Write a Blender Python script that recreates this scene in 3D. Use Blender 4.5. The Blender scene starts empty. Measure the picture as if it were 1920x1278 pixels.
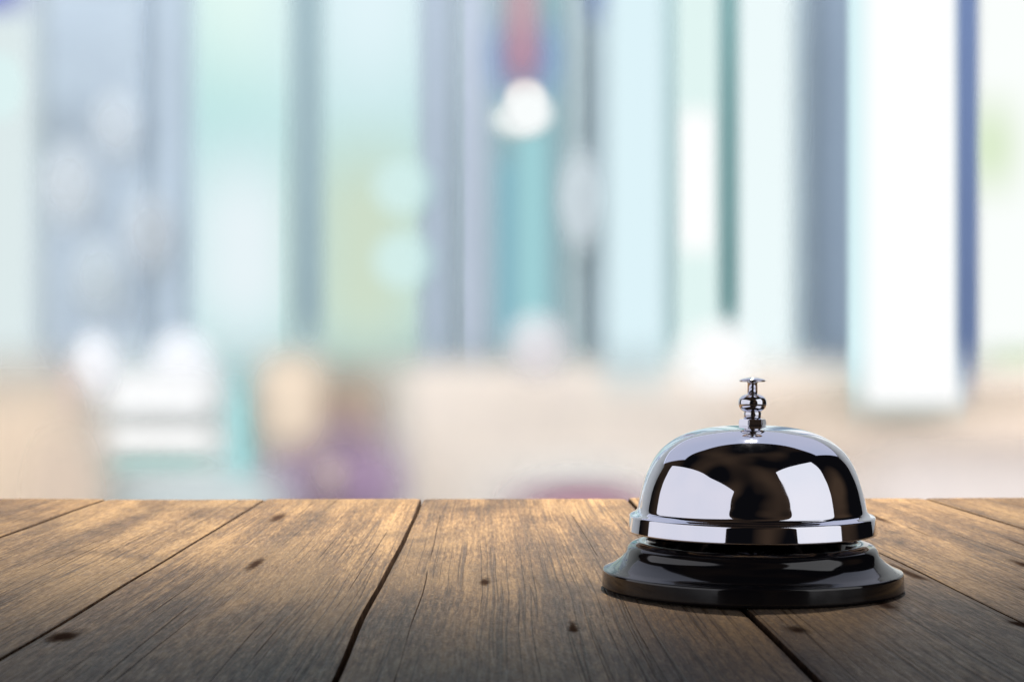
import bpy, bmesh, math, random
from mathutils import Vector, Matrix
random.seed(11)
S = bpy.context.scene
COL = S.collection
R = math.radians

# ------------------------------------------------------------------ frame
F = 3000.0            # focal length in photograph pixels
CX, HY = 960.0, 680.0 # vanishing column, horizon row
ZT = 0.75             # table top height
ZC = ZT + 0.0615      # lens height

def at(px, py, Y):
    return Vector(((px - CX) / F * Y, Y, ZC - (py - HY) / F * Y))

def srgb(r, g, b):
    f = lambda c: (c / 255 / 12.92) if c / 255 <= 0.04045 else ((c / 255 + 0.055) / 1.055) ** 2.4
    return (f(r), f(g), f(b), 1.0)

# ------------------------------------------------------------------ helpers
def link(name, bm, mats, parent=None, smooth=False):
    me = bpy.data.meshes.new(name)
    bm.to_mesh(me); bm.free()
    if smooth:
        for p in me.polygons: p.use_smooth = True
    o = bpy.data.objects.new(name, me)
    COL.objects.link(o)
    for m in (mats if isinstance(mats, (list, tuple)) else [mats]): me.materials.append(m)
    if parent: o.parent = parent
    return o

def tag(o, label, cat, group=None):
    o['label'] = label; o['category'] = cat
    if group: o['group'] = group
    return o

def structure(o):
    o['kind'] = 'structure'; return o

def empty(name, loc):
    o = bpy.data.objects.new(name, None); COL.objects.link(o); o.location = loc
    o.empty_display_size = 0.02
    return o

def box(bm, x0, x1, y0, y1, z0, z1, bev=0.0, seg=3):
    r = bmesh.ops.create_cube(bm, size=1)
    vs = r['verts']
    for v in vs:
        v.co = Vector(((x0 + x1) / 2 + v.co.x * (x1 - x0), (y0 + y1) / 2 + v.co.y * (y1 - y0), (z0 + z1) / 2 + v.co.z * (z1 - z0)))
    if bev > 0:
        es = list({e for v in vs for e in v.link_edges})
        bmesh.ops.bevel(bm, geom=es, offset=bev, segments=seg, profile=0.5, affect='EDGES')

def catmull(pts, n):
    out = []
    P = [Vector((p[0], p[1])) for p in pts]
    for i in range(len(P) - 1):
        p0 = P[i - 1] if i > 0 else P[0] * 2 - P[1]
        p1, p2 = P[i], P[i + 1]
        p3 = P[i + 2] if i + 2 < len(P) else P[-1] * 2 - P[-2]
        for k in range(n):
            t = k / n
            out.append(0.5 * (2 * p1 + (p2 - p0) * t + (2 * p0 - 5 * p1 + 4 * p2 - p3) * t * t + (3 * p1 - p0 - 3 * p2 + p3) * t ** 3))
    out.append(P[-1])
    return [(max(0.0, v.x), v.y) for v in out]

def lathe(bm, prof, seg=128):
    rings = []
    for r, z in prof:
        if r < 1e-6:
            rings.append([bm.verts.new((0, 0, z))])
        else:
            rings.append([bm.verts.new((r * math.cos(2 * math.pi * k / seg), r * math.sin(2 * math.pi * k / seg), z)) for k in range(seg)])
    for a, b in zip(rings, rings[1:]):
        for k in range(seg):
            k2 = (k + 1) % seg
            if len(a) == 1 and len(b) == 1: continue
            if len(a) == 1: bm.faces.new((a[0], b[k], b[k2]))
            elif len(b) == 1: bm.faces.new((a[k], b[0], a[k2]))
            else: bm.faces.new((a[k], b[k], b[k2], a[k2]))
    bmesh.ops.recalc_face_normals(bm, faces=bm.faces)

class NT:
    def __init__(s, name):
        s.m = bpy.data.materials.new(name); s.m.use_nodes = True
        s.t = s.m.node_tree; s.t.nodes.clear()
    def n(s, typ, **kw):
        nd = s.t.nodes.new(typ)
        for k, v in kw.items():
            if hasattr(nd, k) and k not in nd.inputs: setattr(nd, k, v)
            else: s.put(nd.inputs[k], v)
        return nd
    def put(s, sock, v):
        if isinstance(v, bpy.types.NodeSocket): s.t.links.new(v, sock)
        else: sock.default_value = v
    def math(s, op, a, b=None, clamp=False):
        nd = s.t.nodes.new('ShaderNodeMath'); nd.operation = op; nd.use_clamp = clamp
        s.put(nd.inputs[0], a)
        if b is not None: s.put(nd.inputs[1], b)
        return nd.outputs[0]
    def vmath(s, op, a, b=None):
        nd = s.t.nodes.new('ShaderNodeVectorMath'); nd.operation = op
        s.put(nd.inputs[0], a)
        if b is not None: s.put(nd.inputs[1], b)
        return nd.outputs['Value'] if op in ('LENGTH', 'DISTANCE', 'DOT_PRODUCT') else nd.outputs[0]
    def remap(s, v, a, b, c=0.0, d=1.0, smooth=False):
        nd = s.t.nodes.new('ShaderNodeMapRange'); nd.interpolation_type = 'SMOOTHSTEP' if smooth else 'LINEAR'
        s.put(nd.inputs['Value'], v)
        for k, x in zip(('From Min', 'From Max', 'To Min', 'To Max'), (a, b, c, d)): s.put(nd.inputs[k], x)
        return nd.outputs[0]
    def noise(s, vec, scale, detail=3.0, rough=0.5, dist=0.0):
        nd = s.t.nodes.new('ShaderNodeTexNoise')
        s.put(nd.inputs['Vector'], vec); nd.inputs['Scale'].default_value = scale
        nd.inputs['Detail'].default_value = detail; nd.inputs['Roughness'].default_value = rough
        nd.inputs['Distortion'].default_value = dist
        return nd.outputs['Fac']
    def mix(s, f, a, b, mode='MIX'):
        nd = s.t.nodes.new('ShaderNodeMix'); nd.data_type = 'RGBA'; nd.blend_type = mode
        s.put(nd.inputs['Factor'], f); s.put(nd.inputs['A'], a) if False else None
        ins = [i for i in nd.inputs if i.type == 'RGBA']
        s.put(ins[0], a); s.put(ins[1], b)
        return [o for o in nd.outputs if o.type == 'RGBA'][0]
    def out(s, shader, disp=None):
        o = s.t.nodes.new('ShaderNodeOutputMaterial'); s.t.links.new(shader, o.inputs['Surface'])
        return s.m

# ------------------------------------------------------------------ materials of the subject
def mat_chrome():
    N = NT('polished_chrome')
    tc = N.n('ShaderNodeTexCoord').outputs['Object']
    sm = N.noise(tc, 420.0, 4.0, 0.7)
    rough = N.math('ADD', N.remap(sm, 0.45, 0.8, 0.02, 0.06), N.remap(N.noise(tc, 55.0, 3.0), 0.52, 0.72, 0.0, 0.035, True))
    b = N.n('ShaderNodeBump', Strength=0.02, Distance=0.0006, Height=N.noise(tc, 60.0, 1.0))
    p = N.n('ShaderNodeBsdfPrincipled')
    p.inputs['Base Color'].default_value = (0.77, 0.78, 0.86, 1)
    p.inputs['Metallic'].default_value = 1.0
    N.put(p.inputs['Roughness'], rough); N.put(p.inputs['Normal'], b.outputs[0])
    return N.out(p.outputs[0])

def mat_black():
    N = NT('black_lacquer')
    tc = N.n('ShaderNodeTexCoord').outputs['Object']
    sm = N.noise(tc, 140.0, 4.0, 0.6)
    p = N.n('ShaderNodeBsdfPrincipled')
    p.inputs['Base Color'].default_value = (0.006, 0.006, 0.008, 1)
    p.inputs['IOR'].default_value = 1.62
    N.put(p.inputs['Roughness'], N.remap(sm, 0.4, 0.8, 0.06, 0.13))
    return N.out(p.outputs[0])

def mat_wood():
    N = NT('weathered_wood')
    tc = N.n('ShaderNodeTexCoord').outputs['Object']
    isl = N.n('ShaderNodeNewGeometry').outputs['Random Per Island']
    off = N.n('ShaderNodeCombineXYZ', X=N.math('MULTIPLY', isl, 3.7), Y=N.math('MULTIPLY', isl, 9.1), Z=N.math('MULTIPLY', isl, 5.3)).outputs[0]
    # gentle waviness of the grain
    wob = N.noise(N.vmath('MULTIPLY', tc, (7.0, 5.0, 5.0)), 1.0, 2.0)
    bend = N.n('ShaderNodeCombineXYZ', X=N.math('MULTIPLY', N.math('SUBTRACT', wob, 0.5), 0.004)).outputs[0]
    p0 = N.vmath('ADD', N.vmath('ADD', tc, off), bend)
    def st(x, y): return N.vmath('MULTIPLY', p0, (x, y, x))
    broad = N.noise(st(60, 4), 1.0, 4.0, 0.55)
    fine = N.noise(st(1100, 90), 1.0, 4.0, 0.7)
    fibre = N.noise(st(1500, 260), 1.0, 2.0, 0.75)
    streak = N.noise(st(900, 7), 1.0, 3.0, 0.6)
    patch = N.noise(N.vmath('MULTIPLY', p0, (22, 9, 9)), 1.0, 4.0, 0.6)
    grit = N.noise(N.vmath('MULTIPLY', p0, (1500, 420, 420)), 1.0, 3.0, 0.75)
    blotch = N.noise(N.vmath('MULTIPLY', p0, (260, 90, 90)), 1.0, 4.0, 0.7)
    # long drying cracks: thin ridges of a stretched noise, present only in places
    crk = N.noise(N.vmath('ADD', st(90, 0.6), (3.3, 0.4, 1.7)), 1.0, 0.0, 0.4)
    ridge = N.math('ABSOLUTE', N.math('SUBTRACT', crk, 0.5))
    where = N.remap(N.noise(st(30, 9), 1.0, 2.0), 0.52, 0.62, 0.0, 1.0, True)
    crack = N.math('MULTIPLY', N.remap(ridge, 0.0, 0.009, 1.0, 0.0, True), where)
    crk2 = N.noise(st(430, 2.2), 1.0, 1.0, 0.4)
    hair = N.math('MULTIPLY', N.remap(N.math('ABSOLUTE', N.math('SUBTRACT', crk2, 0.5)), 0.0, 0.04, 1.0, 0.0, True),
                  N.remap(N.noise(st(40, 9), 1.0, 2.0), 0.36, 0.54, 0.1, 1.0, True))
    # knots and gouges (across, along, half width, half length)
    knots = [(-0.0723, 0.492, 0.0020, 0.017), (-0.0017, 0.452, 0.0016, 0.009), (0.0192, 0.373, 0.0012, 0.0085),
             (0.1632, 0.485, 0.0022, 0.016), (0.0998, 0.4055, 0.0022, 0.010), (-0.0965, 0.362, 0.0042, 0.009),
             (-0.0850, 0.640, 0.0028, 0.020), (0.154, 0.640, 0.0020, 0.030), (0.0705, 0.368, 0.0026, 0.006),
             (-0.150, 0.447, 0.0040, 0.008), (0.125, 0.375, 0.003, 0.007)]
    kn = None
    wv = N.vmath('SUBTRACT', N.n('ShaderNodeTexNoise', Vector=N.vmath('MULTIPLY', tc, (420, 200, 200)), Scale=1.0, Detail=3.0).outputs['Color'], (0.5, 0.5, 0.5))
    tcw = N.vmath('ADD', tc, N.vmath('MULTIPLY', wv, (0.0016, 0.007, 0.0)))
    for cx, cy, rx, ry in knots:
        d = N.vmath('LENGTH', N.vmath('MULTIPLY', N.vmath('SUBTRACT', tcw, (cx, cy, 0)), (1 / rx, 1 / ry, 0)))
        a = N.remap(d, 0.25, 1.5, 1.0, 0.0, True)
        kn = a if kn is None else N.math('MAXIMUM', kn, a)
    # colour
    r = N.n('ShaderNodeValToRGB'); e = r.color_ramp.elements
    e[0].position, e[0].color = 0.28, (0.030, 0.018, 0.010, 1)
    e[1].position, e[1].color = 0.72, (0.205, 0.140, 0.072, 1)
    m = e.new(0.5); m.color = (0.090, 0.055, 0.026, 1)
    mixv = N.math('ADD', N.math('ADD', N.math('MULTIPLY', broad, 0.28), N.math('MULTIPLY', N.math('ADD', N.math('MULTIPLY', fine, 1.25), N.math('MULTIPLY', streak, 0.75)), 0.22)), N.math('ADD', N.math('MULTIPLY', fibre, 0.14), N.math('MULTIPLY', patch, 0.14)))
    N.put(r.inputs[0], N.remap(mixv, 0.38, 0.62, 0.08, 0.92))
    c = r.outputs[0]
    c = N.mix(N.remap(patch, 0.45, 0.66, 0.0, 0.55, True), c, (0.128, 0.088, 0.045, 1))
    c = N.mix(N.remap(blotch, 0.53, 0.68, 0.0, 0.7, True), c, (0.085, 0.055, 0.036, 1))
    c = N.mix(N.remap(grit, 0.56, 0.70, 0.0, 0.75, True), c, (0.29, 0.225, 0.14, 1))
    c = N.mix(N.remap(grit, 0.45, 0.32, 0.0, 0.8, True), c, (0.05, 0.034, 0.025, 1))
    c = N.mix(N.math('MULTIPLY', N.remap(isl, 0.0, 1.0, 0.0, 0.35), 1.0), c, N.mix(1.0, c, (0.80, 0.72, 0.66, 1), 'MULTIPLY'))
    c = N.mix(1.0, c, (0.70, 0.62, 0.51, 1), 'MULTIPLY')
    stain = N.noise(N.vmath('MULTIPLY', p0, (26, 11, 11)), 1.0, 5.0, 0.62, 0.6)
    c = N.mix(N.remap(stain, 0.50, 0.66, 0.0, 0.85, True), c, N.mix(1.0, c, (0.50, 0.47, 0.46, 1), 'MULTIPLY'))
    c = N.mix(N.math('MULTIPLY', hair, 0.75), c, (0.030, 0.020, 0.015, 1))
    c = N.mix(N.math('MULTIPLY', crack, 0.92), c, (0.018, 0.012, 0.010, 1))
    c = N.mix(N.math('MULTIPLY', kn, 0.95), c, (0.016, 0.010, 0.008, 1))
    h = N.math('ADD', N.math('MULTIPLY', fine, 0.5), N.math('MULTIPLY', fibre, 0.22))
    h = N.math('ADD', h, N.math('MULTIPLY', streak, 0.4))
    h = N.math('ADD', h, N.math('MULTIPLY', grit, 0.30))
    h = N.math('ADD', h, N.math('MULTIPLY', blotch, 0.45))
    h = N.math('SUBTRACT', h, N.math('MULTIPLY', crack, 1.1))
    h = N.math('SUBTRACT', h, N.math('MULTIPLY', hair, 0.5))
    h = N.math('SUBTRACT', h, N.math('MULTIPLY', kn, 1.6))
    b = N.n('ShaderNodeBump', Strength=0.65, Distance=0.0007, Height=h)
    p = N.n('ShaderNodeBsdfPrincipled')
    N.put(p.inputs['Sheen Weight'], N.math('MULTIPLY', N.math('SUBTRACT', 1.0, N.math('MAXIMUM', kn, N.math('MAXIMUM', crack, hair))), 0.07)); p.inputs['Sheen Roughness'].default_value = 0.45; p.inputs['Sheen Tint'].default_value = (1.0, 0.97, 0.93, 1)   # sheen put in as a pale grazing haze over the boards
    N.put(p.inputs['Base Color'], c); N.put(p.inputs['Normal'], b.outputs[0])
    N.put(p.inputs['Roughness'], N.math('MAXIMUM', N.remap(fine, 0.3, 0.7, 0.55, 0.36), N.math('MULTIPLY', N.math('MAXIMUM', kn, crack), 0.95)))
    N.put(p.inputs['Specular IOR Level'], N.math('MULTIPLY', N.math('SUBTRACT', 1.0, N.math('MAXIMUM', kn, crack)), 0.06))
    return N.out(p.outputs[0])

def mat_seam_shade():
    N = NT('shaded_plank_edge'); tc = N.n('ShaderNodeTexCoord').outputs['Object']  # shade of the plank seams put into a dark brown colour
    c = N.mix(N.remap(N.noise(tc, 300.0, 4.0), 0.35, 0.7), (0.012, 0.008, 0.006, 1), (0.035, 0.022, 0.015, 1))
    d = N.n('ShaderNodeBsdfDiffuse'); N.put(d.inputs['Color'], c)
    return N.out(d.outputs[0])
CHROME, BLACK, WOOD, SEAM_SHADE = mat_chrome(), mat_black(), mat_wood(), mat_seam_shade()

# ------------------------------------------------------------------ the bell
BX, BY = (1408.5 - CX) / F * 0.4390, 0.4390
bell = empty('call_bell', (BX, BY, ZT + 0.0003))
tag(bell, 'chrome reception call bell on a glossy black base, standing on the weathered plank table', 'bell')
mm = 0.001
def prof(pts): return [(r * mm, z * mm) for r, z in pts]
# base: low skirt, sweeping shoulder, recessed top
p = [(0, 0.0), (41.6, 0.0), (42.0, 0.08), (42.2, 0.3), (42.28, 0.7), (42.26, 1.0), (42.04, 4.2), (42.02, 4.5), (41.9, 4.75), (41.6, 4.9), (41.2, 5.05)]
p += catmull([(41.2, 5.05), (39.4, 5.9), (37.2, 7.4), (35.8, 9.0), (35.0, 10.6), (34.0, 11.6), (32.4, 12.15)], 8)[1:]
p += [(31.0, 12.25), (29.6, 12.1), (29.0, 11.4), (28.6, 10.4), (28.2, 5.0), (27.5, 4.4), (10.0, 4.2), (0, 4.2)]
bm = bmesh.new(); lathe(bm, prof(p)); base = link('base', bm, BLACK, bell, True); base.scale = (0.968, 0.968, 1)
# post under the dome
bm = bmesh.new(); lathe(bm, prof([(0, 4.3), (4.3, 4.3), (4.3, 14.2), (3.9, 14.6), (3.9, 22), (0, 22)]), 64)
link('post', bm, CHROME, bell, True)
# dome: an open shell with a flared, banded rim
outer = catmull([(0, 43.55), (4.5, 43.5), (8.8, 43.25), (14.2, 42.4), (19.7, 40.6), (24.1, 37.8), (26.9, 34.7), (28.9, 31.0), (30.3, 27.2), (31.2, 23.4), (31.7, 20.9), (32.2, 20.0)], 8)
outer += [(32.8, 19.6), (33.5, 19.3), (33.9, 19.05), (34.02, 18.85), (34.07, 18.6), (34.1, 18.4), (34.56, 15.0), (34.58, 14.8), (34.54, 14.65), (34.4, 14.55), (34.2, 14.52), (33.4, 14.5)]
inner = [(33.0, 15.0), (32.6, 17.6), (31.0, 19.4), (30.2, 22.5), (29.2, 27.0), (27.6, 31.2), (25.6, 34.2), (22.8, 36.8), (18.6, 39.2), (13.6, 41.0), (8.0, 41.9), (0, 42.1)]
bm = bmesh.new(); lathe(bm, prof(outer + inner), 160); dome = link('dome', bm, CHROME, bell, True)
# hex nut, collar, bulb sleeve
SX = 0.35 * mm
bm = bmesh.new()
for zz0, zz1 in ((43.55, 45.3),):
    r = bmesh.ops.create_cone(bm, cap_ends=True, cap_tris=False, segments=6, radius1=4.05 * mm, radius2=3.83 * mm, depth=(zz1 - zz0) * mm,
                              matrix=Matrix.Translation((SX, 0, (zz0 + zz1) / 2 * mm)) @ Matrix.Rotation(R(-85), 4, 'Z'))
bmesh.ops.bevel(bm, geom=list(bm.edges), offset=0.22 * mm, segments=2, affect='EDGES')
link('nut', bm, CHROME, bell, False)
bm = bmesh.new()
lathe(bm, prof([(0, 45.2), (2.42, 45.2), (2.42, 47.1), (2.25, 47.3)] + catmull([(2.25, 47.3), (3.2, 47.9), (3.8, 48.8), (3.95, 49.7), (3.75, 50.7), (3.1, 51.5), (2.2, 51.95), (1.6, 52.1)], 6)[1:] + [(0, 52.1)]), 64)
o = link('sleeve', bm, CHROME, bell, True); o.location.x = SX
# plunger with its mushroom button
bm = bmesh.new()
lathe(bm, prof([(0, 51.9), (1.42, 51.9), (1.42, 55.2), (1.6, 55.45), (3.4, 55.5), (3.66, 55.65), (3.7, 55.85), (3.5, 56.05), (2.6, 56.4), (1.4, 56.62), (0, 56.7)]), 64)
o = link('plunger', bm, CHROME, bell, True); o.location.x = SX

for part in bell.children:
    if part.name != 'base': part.scale = (0.98, 0.98, 1); part.location.z = 0.0005
# ------------------------------------------------------------------ the table
table = empty('wooden_table', (0, 0.43, 0))
tag(table, 'weathered brown plank table under the chrome bell, its boards running away from the viewer', 'table')
YAW = math.atan(0.0133)
def wavy(seed):
    rr = random.Random(seed); a = [(rr.uniform(4, 60), rr.uniform(0, 6.28), rr.uniform(0.2, 1.0)) for _ in range(7)]
    return lambda t: sum(k * math.sin(f * t + ph) / (1 + f * 0.06) for f, ph, k in a) * 0.0005
edges = [-0.392, -0.320, -0.2475, -0.1749, -0.1025, -0.0307, 0.0628, 0.1265, 0.199, 0.272, 0.344, 0.41]
Y0, Y1, TH = 0.10, 0.7325, 0.026
bm = bmesh.new()
NU, NW = 150, 14
for i in range(len(edges) - 1):
    sl, sr, ol, orr = wavy(i + 5), wavy(i + 6), wavy(i * 2 + 105), wavy(i * 2 + 106)
    wl = lambda y: sl(y) + 0.3 * ol(y)
    wr = lambda y: sr(y) + 0.3 * orr(y)
    rr = random.Random(i + 40)
    gap = 0.00055
    lift = rr.uniform(-0.0005, 0.0002); cup = rr.uniform(-0.0003, 0.0003)
    endj = rr.uniform(-0.0012, 0.0012)
    chips = [(rr.uniform(0, 1), rr.uniform(0.04, 0.14), rr.uniform(0.0003, 0.0018)) for _ in range(4)]
    top = []
    for a in range(NU + 1):
        row = []
        t = a / NU
        for b in range(NW + 1):
            s = b / NW
            y = Y0 + (Y1 + endj - Y0) * t
            # rounded long edges: first / last columns drop into the gap
            w0 = edges[i] + gap + wl(y); w1 = edges[i + 1] - gap + wr(y)
            prof_s = [0.0, 0.003, 0.012, 0.05] ; q = s
            if b < 4: q = prof_s[b]
            elif b > NW - 4: q = 1 - prof_s[NW - b]
            else: q = 0.05 + 0.9 * (b - 3) / (NW - 6)
            drop = 0.0
            if b in (0, NW): drop = 0.0007
            elif b in (1, NW - 1): drop = 0.0003
            elif b in (2, NW - 2): drop = 0.00015
            if a == NU:
                for cpos, cw, cd in chips:
                    if abs(q - cpos) < cw: y -= cd * (1 - abs(q - cpos) / cw)
                drop += 0.0012
            elif a == NU - 1: y = Y1 - 0.0022; drop += 0.0002
            z = ZT + lift + cup * (4 * (q - 0.5) ** 2 - 0.4) - drop
            row.append(bm.verts.new((w0 + (w1 - w0) * q, y, z)))
        top.append(row)
    for a in range(NU):
        for b in range(NW):
            fc = bm.faces.new((top[a][b], top[a][b + 1], top[a + 1][b + 1], top[a + 1][b]))
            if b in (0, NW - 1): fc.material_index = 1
    # skirt and underside
    ring = [top[0][b] for b in range(NW + 1)] + [top[a][NW] for a in range(1, NU + 1)] + [top[NU][b] for b in range(NW - 1, -1, -1)] + [top[a][0] for a in range(NU - 1, 0, -1)]
    low = [bm.verts.new((v.co.x, v.co.y, ZT - TH)) for v in ring]
    for k in range(len(ring)):
        k2 = (k + 1) % len(ring)
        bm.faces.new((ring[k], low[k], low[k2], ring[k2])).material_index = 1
    bm.faces.new(low)
bmesh.ops.recalc_face_normals(bm, faces=bm.faces)
o = link('tabletop', bm, [WOOD, SEAM_SHADE], table, True)
o.matrix_parent_inverse = Matrix.Translation((0, -0.43, 0)); o.rotation_euler.z = YAW
bm = bmesh.new()
for y in (0.17, 0.40, 0.66): box(bm, -0.37, 0.38, y - 0.03, y + 0.03, ZT - TH - 0.022, ZT - TH - 0.0005, 0.002)
o = link('batten', bm, WOOD, table); o.matrix_parent_inverse = Matrix.Translation((0, -0.43, 0))
for x in (-0.34, 0.35):
    for y in (0.17, 0.66):
        bm = bmesh.new(); box(bm, x - 0.028, x + 0.028, y - 0.028, y + 0.028, 0.0, ZT - TH - 0.0225, 0.003)
        o = link('leg', bm, WOOD, table); o.matrix_parent_inverse = Matrix.Translation((0, -0.43, 0))

# ------------------------------------------------------------------ the soft, far-off lobby
def soft(name, col, emit=0.0, fx=0.2, fz=0.2, fz0=None, rnd=False, opacity=1.0, rough=0.9):
    """a surface that thins out towards its rim, measured in the object's own box"""
    N = NT(name)
    g = N.n('ShaderNodeTexCoord').outputs['Generated']
    if rnd:
        v = N.vmath('LENGTH', N.vmath('MULTIPLY', N.vmath('SUBTRACT', g, (0.5, 0.5, 0.5)), (2, 0, 2)))
        a = N.remap(v, 1.0 - fx, 0.98, 1.0, 0.0, True)
    else:
        sp = N.n('ShaderNodeSeparateXYZ', Vector=g)
        a = N.math('MULTIPLY', N.remap(sp.outputs[0], 0.0, fx, 0.0, 1.0, True), N.remap(sp.outputs[0], 1.0, 1.0 - fx, 0.0, 1.0, True))
        a = N.math('MULTIPLY', a, N.remap(sp.outputs[2], 1.0, 1.0 - fz, 0.0, 1.0, True))
        f0 = fz if fz0 is None else fz0
        if f0 > 0: a = N.math('MULTIPLY', a, N.remap(sp.outputs[2], 0.0, f0, 0.0, 1.0, True))
    a = N.math('MULTIPLY', a, opacity)
    a = N.math('MULTIPLY', a, N.math('SUBTRACT', 1.0, N.n('ShaderNodeNewGeometry').outputs['Backfacing']))
    if emit > 0:
        sh = N.n('ShaderNodeEmission', Color=col, Strength=emit).outputs[0]
    else:
        tc = N.n('ShaderNodeTexCoord').outputs['Object']
        c2 = N.mix(N.remap(N.noise(tc, 6.0, 3.0), 0.3, 0.7, 0.0, 0.25), col, N.mix(1.0, col, (0.85, 0.86, 0.9, 1), 'MULTIPLY'))
        d = N.n('ShaderNodeBsdfDiffuse'); N.put(d.inputs['Color'], c2); sh = d.outputs[0]
    mx = N.n('ShaderNodeMixShader'); N.put(mx.inputs[0], a)
    N.t.links.new(N.n('ShaderNodeBsdfTransparent').outputs[0], mx.inputs[1]); N.t.links.new(sh, mx.inputs[2])
    return N.out(mx.outputs[0])

SOFT = 3.0
def slab(name, x0, x1, y0, y1, Y, col, depth=0.1, s=40, sz=None, emit=0.0, opacity=1.0, bottom=None, parent=None, matname=None, bev=0.012):
    """an upright block covering photo columns x0..x1, rows y0..y1 at distance Y; s = width of its soft rim in pixels"""
    s *= SOFT; sz = s if sz is None else sz * SOFT
    a = at(x0 - s / 2, y0 - sz / 2, Y); b = at(x1 + s / 2, y1 + sz / 2, Y)
    zb = b.z if bottom is None else bottom
    W, H = b.x - a.x, a.z - zb
    fx = min(0.5, s / F * Y / W); fz = min(0.5, sz / F * Y / H)
    m = soft(matname or name + '_finish', col, emit, fx, fz, 0.0 if bottom is not None else None, opacity=opacity)
    bm = bmesh.new(); box(bm, -W / 2, W / 2, 0, depth, 0, H, min(bev, W * 0.1, depth * 0.3))
    o = link(name, bm, m, parent)
    loc = Vector(((a.x + b.x) / 2, Y, zb))
    if parent: o.location = loc - parent.location
    else: o.location = loc
    return o

def ball(name, px, py, rx, ry, Y, col, s=0.35, emit=0.0, opacity=1.0, parent=None):
    s = min(0.95, s * 1.5)
    c = at(px, py, Y); bm = bmesh.new()
    bmesh.ops.create_uvsphere(bm, u_segments=40, v_segments=24, radius=1.0)
    a, b = rx / F * Y / (1 - s / 2), ry / F * Y / (1 - s / 2)
    for v in bm.verts: v.co = Vector((v.co.x * a, v.co.y * min(a, b) * 0.35, v.co.z * b))
    o = link(name, bm, soft(name + '_finish', col, emit, s, s, rnd=True, opacity=opacity), parent, True)
    o.location = c - (parent.location if parent else Vector())
    return o

def plain(name, col, rough=0.7, amt=0.15, sc=3.0):
    N = NT(name); tc = N.n('ShaderNodeTexCoord').outputs['Object']
    c = N.mix(N.remap(N.noise(tc, sc, 4.0), 0.3, 0.7, 0.0, amt), col, N.mix(1.0, col, (0.6, 0.62, 0.66, 1), 'MULTIPLY'))
    p = N.n('ShaderNodeBsdfPrincipled'); N.put(p.inputs['Base Color'], c); p.inputs['Roughness'].default_value = rough
    return N.out(p.outputs[0])

# floor and rear wall
bm = bmesh.new(); box(bm, -12, 12, -2.5, 7.2, -0.08, 0.0)
structure(link('floor', bm, plain('pale_floor', (0.50, 0.46, 0.43, 1), 0.5)))
bm = bmesh.new(); box(bm, -6.2, 6.2, 6.6, 6.8, 0.0, 4.2)
structure(link('wall', bm, plain('pale_wall', (0.70, 0.74, 0.76, 1), 0.8)))

W = 'tall bright windows of the far wall'
def window(label, x0, x1, y1, Y, col, emit, s=40, y0=-260, panes=()):
    o = slab('window', x0 - 14, x1 + 14, y0, y1, Y, srgb(*col), 0.05, s, 60, emit)
    tag(o, label, 'window', W)
    for k, (a, b, c, d, cc, e, ss) in enumerate(panes):
        # lights of the window set a little in front of its frame
        q = slab('pane', a, b, c, d, Y - 0.03 - 0.02 * k, srgb(*cc), 0.012, ss, ss, e, parent=o)
    return o
window('narrow pale window at the far left edge, left of the broad blue grey pillar', -150, 68, 690, 5.9, (222, 235, 236), 1.0, 30)
window('aqua window right of the broad blue grey pillar, with a white lower pane', 335, 565, 660, 5.95, (188, 228, 228), 1.0, 36, panes=(
    (350, 560, -230, 130, (228, 250, 244), 1.0, 110), (372, 545, 300, 640, (232, 244, 248), 1.0, 90)))
window('aqua window with a yellow green lower pane, left of the slim grey lilac pillar', 585, 800, 650, 5.9, (190, 226, 226), 1.0, 36, panes=(
    (600, 785, -230, 190, (226, 245, 250), 1.0, 130), (600, 770, 290, 660, (206, 222, 202), 1.0, 80)))
window('shaded teal window behind the hanging red lamp', 925, 1060, 650, 6.1, (147, 182, 190), 1.0, 30, panes=(
    (935, 982, 300, 640, (140, 186, 199), 1.0, 30), (984, 1012, 250, 640, (160, 208, 214), 1.0, 24)))
window('narrow cyan white window right of the shaded teal window', 1148, 1238, 690, 4.5, (222, 244, 250), 1.0, 26)
window('mint white window with a thin teal bar along its right side', 1252, 1362, 700, 5.95, (226, 246, 243), 1.0, 26, panes=(
    (1266, 1344, 210, 470, (255, 255, 255), 1.03, 26),))
window('white window between the thin teal bar and the grey to blue pillar', 1372, 1486, 710, 5.9, (238, 251, 252), 1.0, 24)
window('widest and whitest window, right of the grey to blue pillar', 1604, 1796, 730, 4.42, (216, 244, 248), 1.0, 8, panes=(
    (1624, 1802, -230, 756, (255, 255, 255), 1.03, 22),))
window('white window with green garden showing, at the far right edge', 1830, 2080, 700, 5.9, (248, 252, 250), 1.03, 30, panes=(
    (1835, 1880, 200, 350, (222, 238, 208), 1.0, 50), (1850, 1990, 672, 720, (214, 234, 204), 1.0, 40)))

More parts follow.
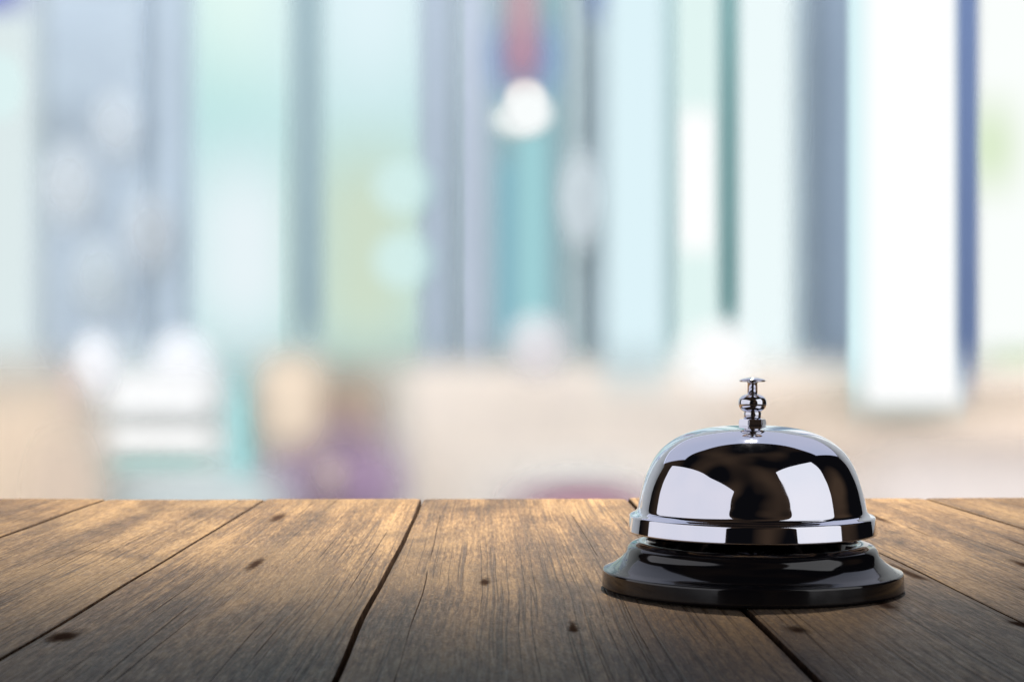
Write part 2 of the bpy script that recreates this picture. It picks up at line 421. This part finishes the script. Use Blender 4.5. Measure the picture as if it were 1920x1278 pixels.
P = 'upright pillars between the far windows'
def pillar(label, x0, x1, y1, Y, col, s=30, parts=()):
    o = slab('pillar', x0, x1, -420, y1, Y, col, 0.22, s, 60)
    tag(o, label, 'pillar', P)
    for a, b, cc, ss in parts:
        slab('side_shade', a, b, -420, y1, Y - 0.05, cc, 0.05, ss, 60, parent=o)  # darker strip: shading of the pillar put into its colour
    return o
pillar('broad pale blue grey pillar at the left, dotted with pale round glints', 75, 338, 690, 5.3, (0.50, 0.60, 0.70, 1), 34, ((296, 338, (0.46, 0.56, 0.66, 1), 40),))
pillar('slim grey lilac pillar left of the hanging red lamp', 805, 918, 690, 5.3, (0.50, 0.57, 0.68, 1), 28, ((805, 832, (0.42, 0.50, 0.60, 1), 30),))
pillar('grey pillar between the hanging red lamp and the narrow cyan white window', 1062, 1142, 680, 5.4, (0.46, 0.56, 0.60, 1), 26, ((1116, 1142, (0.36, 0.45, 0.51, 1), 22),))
pillar('pillar with shading in its colour, grey on its left and slate blue on its right', 1484, 1596, 690, 5.3, (0.62, 0.73, 0.78, 1), 20, ((1548, 1597, (0.30, 0.38, 0.49, 1), 50),))
pillar('thin slate blue post at the right, right of the widest white window', 1793, 1834, 705, 4.3, (0.115, 0.165, 0.30, 1), 10)
M = 'thin bars between window panes'
tag(slab('window_bar', 562, 590, -420, 640, 5.6, (0.36, 0.49, 0.54, 1), 0.06, 30, 50), 'thin grey teal bar between the two aqua windows', 'window bar', M)
tag(slab('window_bar', 1356, 1376, -420, 610, 5.6, (0.26, 0.45, 0.46, 1), 0.06, 20, 40), 'thin teal bar left of the white window and above the white globe', 'window bar', M)
tag(slab('window_bar', 1238, 1254, -420, 660, 5.6, (0.36, 0.54, 0.55, 1), 0.06, 24, 40), 'faint teal bar between the cyan white and mint white windows', 'window bar', M)

# blurred light spots built as pale blobs: broad pillar and green window
G = 'pale round glints on the broad pillar'
for px, py, rx, ry, c, lab in ((222, 238, 40, 52, (0.66, 0.71, 0.75, 1), 'highest pale round ornament on the broad blue grey pillar'),
                               (135, 350, 44, 62, (0.68, 0.71, 0.72, 1), 'pale oval ornament nearest the left side of the broad blue grey pillar'),
                               (286, 440, 42, 60, (0.64, 0.67, 0.69, 1), 'pale oval ornament nearest the right side of the broad blue grey pillar'),
                               (190, 520, 42, 58, (0.60, 0.66, 0.68, 1), 'lowest and faintest pale ornament on the broad blue grey pillar')):
    tag(ball('glint', px, py, rx * 1.1, ry * 1.1, 5.15, tuple(min(0.85, v * 1.12) for v in c[:3]) + (1,), 0.6, 0.0, 0.42), lab, 'glint', G)
G = 'pale discs of light before the green pane'
for py, lab in ((352, 'upper of two blurred pale cyan discs of light before the green pane'), (490, 'lower of two blurred pale cyan discs of light before the green pane')):
    tag(ball('light_disc', 756, py, 52, 50, 5.2, srgb(214, 242, 241), 0.52, 1.0, 0.78), lab, 'light', G)
tag(ball('light_disc', 5, 165, 44, 62, 5.0, srgb(222, 243, 243), 0.4, 1.0), 'pale cyan round light cut off by the left edge of the picture', 'light')
tag(ball('pale_glow', 1090, 375, 44, 86, 5.1, (0.72, 0.79, 0.84, 1), 0.5, 0.0, 0.75), 'tall pale oval glow in front of the grey pillar', 'glow')  # whitish glow built as a pale oval body

# hanging lamp
lamp = empty('pendant_lamp', at(985, 215, 4.4))
tag(lamp, 'hanging red lamp with a glowing white globe, right of the slim grey lilac pillar', 'pendant lamp')
slab('shade', 948, 1008, -200, 150, 4.38, (0.42, 0.22, 0.25, 1), 0.1, 24, 40, parent=lamp, opacity=0.65)
slab('hood', 925, 1036, 70, 150, 4.52, (0.16, 0.22, 0.48, 1), 0.06, 36, 50, parent=lamp, opacity=0.8)
ball('globe', 990, 214, 43, 38, 4.3, srgb(250, 254, 254), 0.5, 1.0, parent=lamp)
ball('bulb', 985, 184, 38, 34, 4.42, srgb(236, 240, 240), 0.35, 1.0, parent=lamp)
ball('lower_globe', 968, 228, 44, 34, 4.5, (0.72, 0.75, 0.73, 1), 0.5, parent=lamp, opacity=0.7)

# dark blue ceiling fittings at the top
tag(slab('ceiling_fitting', 1128, 1180, -60, 22, 4.6, (0.10, 0.15, 0.36, 1), 0.1, 40), 'dark blue fitting at the top above the narrow cyan white window', 'ceiling fitting', 'dark blue ceiling fittings')
tag(slab('ceiling_fitting', -90, 42, -60, 6, 4.6, (0.10, 0.12, 0.38, 1), 0.1, 40), 'dark blue fitting in the top left corner', 'ceiling fitting', 'dark blue ceiling fittings')

# furniture below the windows
o = slab('long_counter', 735, 2300, 682, 1100, 4.6, (0.86, 0.78, 0.705, 1), 0.4, 60, 34, bottom=0.0)
tag(o, 'long beige counter under the windows, behind the chrome bell', 'counter')
slab('top_band', 1440, 2200, 775, 835, 4.56, (0.90, 0.76, 0.63, 1), 0.03, 110, 60, parent=o)
slab('front_panel', 1600, 2300, 850, 1090, 4.50, (0.87, 0.80, 0.775, 1), 0.03, 90, 70, parent=o)
o = slab('low_bench', 980, 1190, 880, 1100, 3.6, (0.62, 0.66, 0.67, 1), 0.3, 110, 50, bottom=0.0)
tag(o, 'low pale grey bench with a mauve seat edge, left of the bell', 'bench')
slab('seat_edge', 985, 1200, 925, 970, 3.55, (0.46, 0.28, 0.35, 1), 0.04, 70, 36, parent=o)
o = slab('side_panel', 525, 718, 705, 1100, 4.0, (0.47, 0.37, 0.29, 1), 0.3, 36, 46, bottom=0.0)
tag(o, 'brown and purple armchair left of the long beige counter', 'armchair'); o.name = 'armchair'
ball('cushion', 640, 860, 95, 70, 3.9, (0.36, 0.27, 0.42, 1), 0.7, parent=o, opacity=0.55)
ball('armrest', 690, 915, 66, 60, 3.88, (0.38, 0.27, 0.42, 1), 0.7, parent=o, opacity=0.8)
ball('seat', 555, 930, 60, 70, 3.86, (0.37, 0.27, 0.43, 1), 0.7, parent=o, opacity=0.7)
ball('headrest', 620, 890, 34, 34, 3.7, (0.50, 0.40, 0.40, 1), 0.7, parent=o, opacity=0.7)
tag(slab('tan_stool', 488, 598, 672, 832, 3.6, (0.80, 0.67, 0.535, 1), 0.3, 36, 40), 'boxy peach tan stool between the white chair and the purple armchair', 'stool')
tag(slab('teal_partition', 420, 462, 715, 1000, 4.4, (0.30, 0.64, 0.66, 1), 0.08, 34, 60), 'narrow turquoise partition right of the white chair', 'partition')
ch = empty('white_chair', at(280, 860, 3.4)); ch.location.z = 0.0
tag(ch, 'white chair with two rounded uprights, below the broad blue grey pillar', 'chair')
ball('upright', 182, 690, 42, 56, 3.4, (0.80, 0.83, 0.88, 1), 0.6, parent=ch)
ball('upright', 345, 690, 52, 60, 3.42, (0.80, 0.83, 0.88, 1), 0.6, parent=ch)
slab('backrest', 190, 400, 705, 775, 3.38, (0.88, 0.90, 0.91, 1), 0.06, 40, 32, parent=ch)
slab('seat', 190, 405, 798, 846, 3.3, (0.86, 0.88, 0.88, 1), 0.3, 40, 24, parent=ch)
slab('frame', 195, 412, 690, 960, 3.5, (0.76, 0.83, 0.83, 1), 0.06, 50, 60, parent=ch)
slab('stretcher', 210, 400, 862, 884, 3.28, (0.42, 0.60, 0.58, 1), 0.04, 40, 22, parent=ch)
slab('footrest', 200, 520, 890, 1000, 3.1, (0.68, 0.77, 0.79, 1), 0.2, 60, 30, bottom=0.0, parent=ch)
o = slab('peach_armchair', -260, 150, 715, 1100, 3.0, (0.90, 0.74, 0.58, 1), 0.4, 60, 70, bottom=0.0)
tag(o, 'peach armchair cut off by the lower left edge', 'armchair')
slab('arm', 60, 172, 815, 1050, 2.9, (0.84, 0.70, 0.58, 1), 0.15, 50, 80, parent=o)
ball('headrest', 128, 745, 26, 50, 3.02, (0.58, 0.50, 0.50, 1), 0.8, parent=o, opacity=0.7)
tag(ball('pink_bokeh', 1006, 650, 52, 54, 4.3, (0.74, 0.70, 0.73, 1), 0.6, 0.0, 0.75), 'pale pink blurred spot of light over the long beige counter below the hanging lamp', 'globe')  # blurred pink light spot built as a pale body
tag(ball('white_globe', 1340, 668, 64, 58, 4.3, srgb(255, 255, 255), 0.55, 1.03), 'glowing white globe on the counter behind the bell plunger', 'globe lamp')

# ------------------------------------------------------------------ light
def area(name, loc, target, sx, sy, power, col, spread=180):
    L = bpy.data.lights.new(name, 'AREA'); L.shape = 'RECTANGLE'; L.size = sx; L.size_y = sy
    L.energy = power; L.color = col; L.spread = R(spread)
    o = bpy.data.objects.new(name, L); COL.objects.link(o); o.location = loc
    o.rotation_euler = (Vector(target) - Vector(loc)).to_track_quat('-Z', 'Y').to_euler()
    return o
B = Vector((BX, BY, ZT))
def polar(az, el, d):  # azimuth from the lens side, + to the right
    a, e = R(az), R(el)
    return B + Vector((math.sin(a) * math.cos(e), -math.cos(a) * math.cos(e), math.sin(e))) * d + Vector((0, 0, 0.03))
area('softbox_a', polar(-74, 14, 0.74), B + Vector((0, 0, 0.03)), 1.36, 0.68, 2.6, (0.93, 0.93, 1.0))
area('softbox_b', polar(56, 22, 0.74), B + Vector((0, 0, 0.03)), 0.66, 0.80, 1.66, (0.96, 0.97, 1.0))
area('overhead_rear', (0.05, 1.35, ZT + 1.0), (0.0, 0.62, ZT), 2.4, 0.9, 4.6, (0.74, 0.80, 1.0))
area('lobby_light', (0.0, 1.9, 2.7), (0.0, 6.0, 1.0), 10.0, 1.6, 284.0, (1.0, 1.0, 1.0))
sp = bpy.data.lights.new('key_spot', 'SPOT'); sp.energy = 320.0; sp.spot_size = R(57); sp.spot_blend = 1.0; sp.shadow_soft_size = 0.012; sp.color = (1.0, 0.95, 0.87)
so = bpy.data.objects.new('key_spot', sp); COL.objects.link(so); so.location = (0.135, 0.89, ZT + 0.80)
so.rotation_euler = (Vector((0.0, 0.785, ZT)) - so.location).to_track_quat('-Z', 'Y').to_euler()

w = bpy.data.worlds.new('World'); S.world = w; w.use_nodes = True
nt = w.node_tree; bg = nt.nodes['Background']
tc = nt.nodes.new('ShaderNodeTexCoord'); nz = nt.nodes.new('ShaderNodeTexNoise'); nz.inputs['Scale'].default_value = 1.9; nz.inputs['Detail'].default_value = 0.6
rp = nt.nodes.new('ShaderNodeValToRGB')
rp.color_ramp.elements[0].position, rp.color_ramp.elements[0].color = 0.42, (0.004, 0.004, 0.005, 1)
rp.color_ramp.elements[1].position, rp.color_ramp.elements[1].color = 0.72, (0.060, 0.038, 0.024, 1)
nt.links.new(tc.outputs['Generated'], nz.inputs['Vector']); nt.links.new(nz.outputs['Fac'], rp.inputs[0]); nt.links.new(rp.outputs[0], bg.inputs['Color'])
bg.inputs['Strength'].default_value = 1.0

# ------------------------------------------------------------------ camera
cd = bpy.data.cameras.new('camera'); cam = bpy.data.objects.new('camera', cd); COL.objects.link(cam)
cd.sensor_width = 36; cd.lens = 36 * F / 1920; cd.shift_y = (HY - 639) / 1920
cam.location = (0, 0, ZC); cam.rotation_euler = (R(90), 0, 0)
cd.clip_start = 0.01; cd.clip_end = 100
cd.dof.use_dof = True; cd.dof.focus_distance = 0.445; cd.dof.aperture_fstop = 34
S.camera = cam

S.view_settings.view_transform = 'Standard'; S.view_settings.look = 'None'
S.view_settings.exposure = 0; S.view_settings.gamma = 1; S.view_settings.use_curve_mapping = False
S.render.engine = 'CYCLES'
S.cycles.use_denoising = True
S.cycles.transparent_max_bounces = 48
S.cycles.max_bounces = 8; S.cycles.glossy_bounces = 6; S.cycles.diffuse_bounces = 3
S.cycles.sample_clamp_indirect = 6
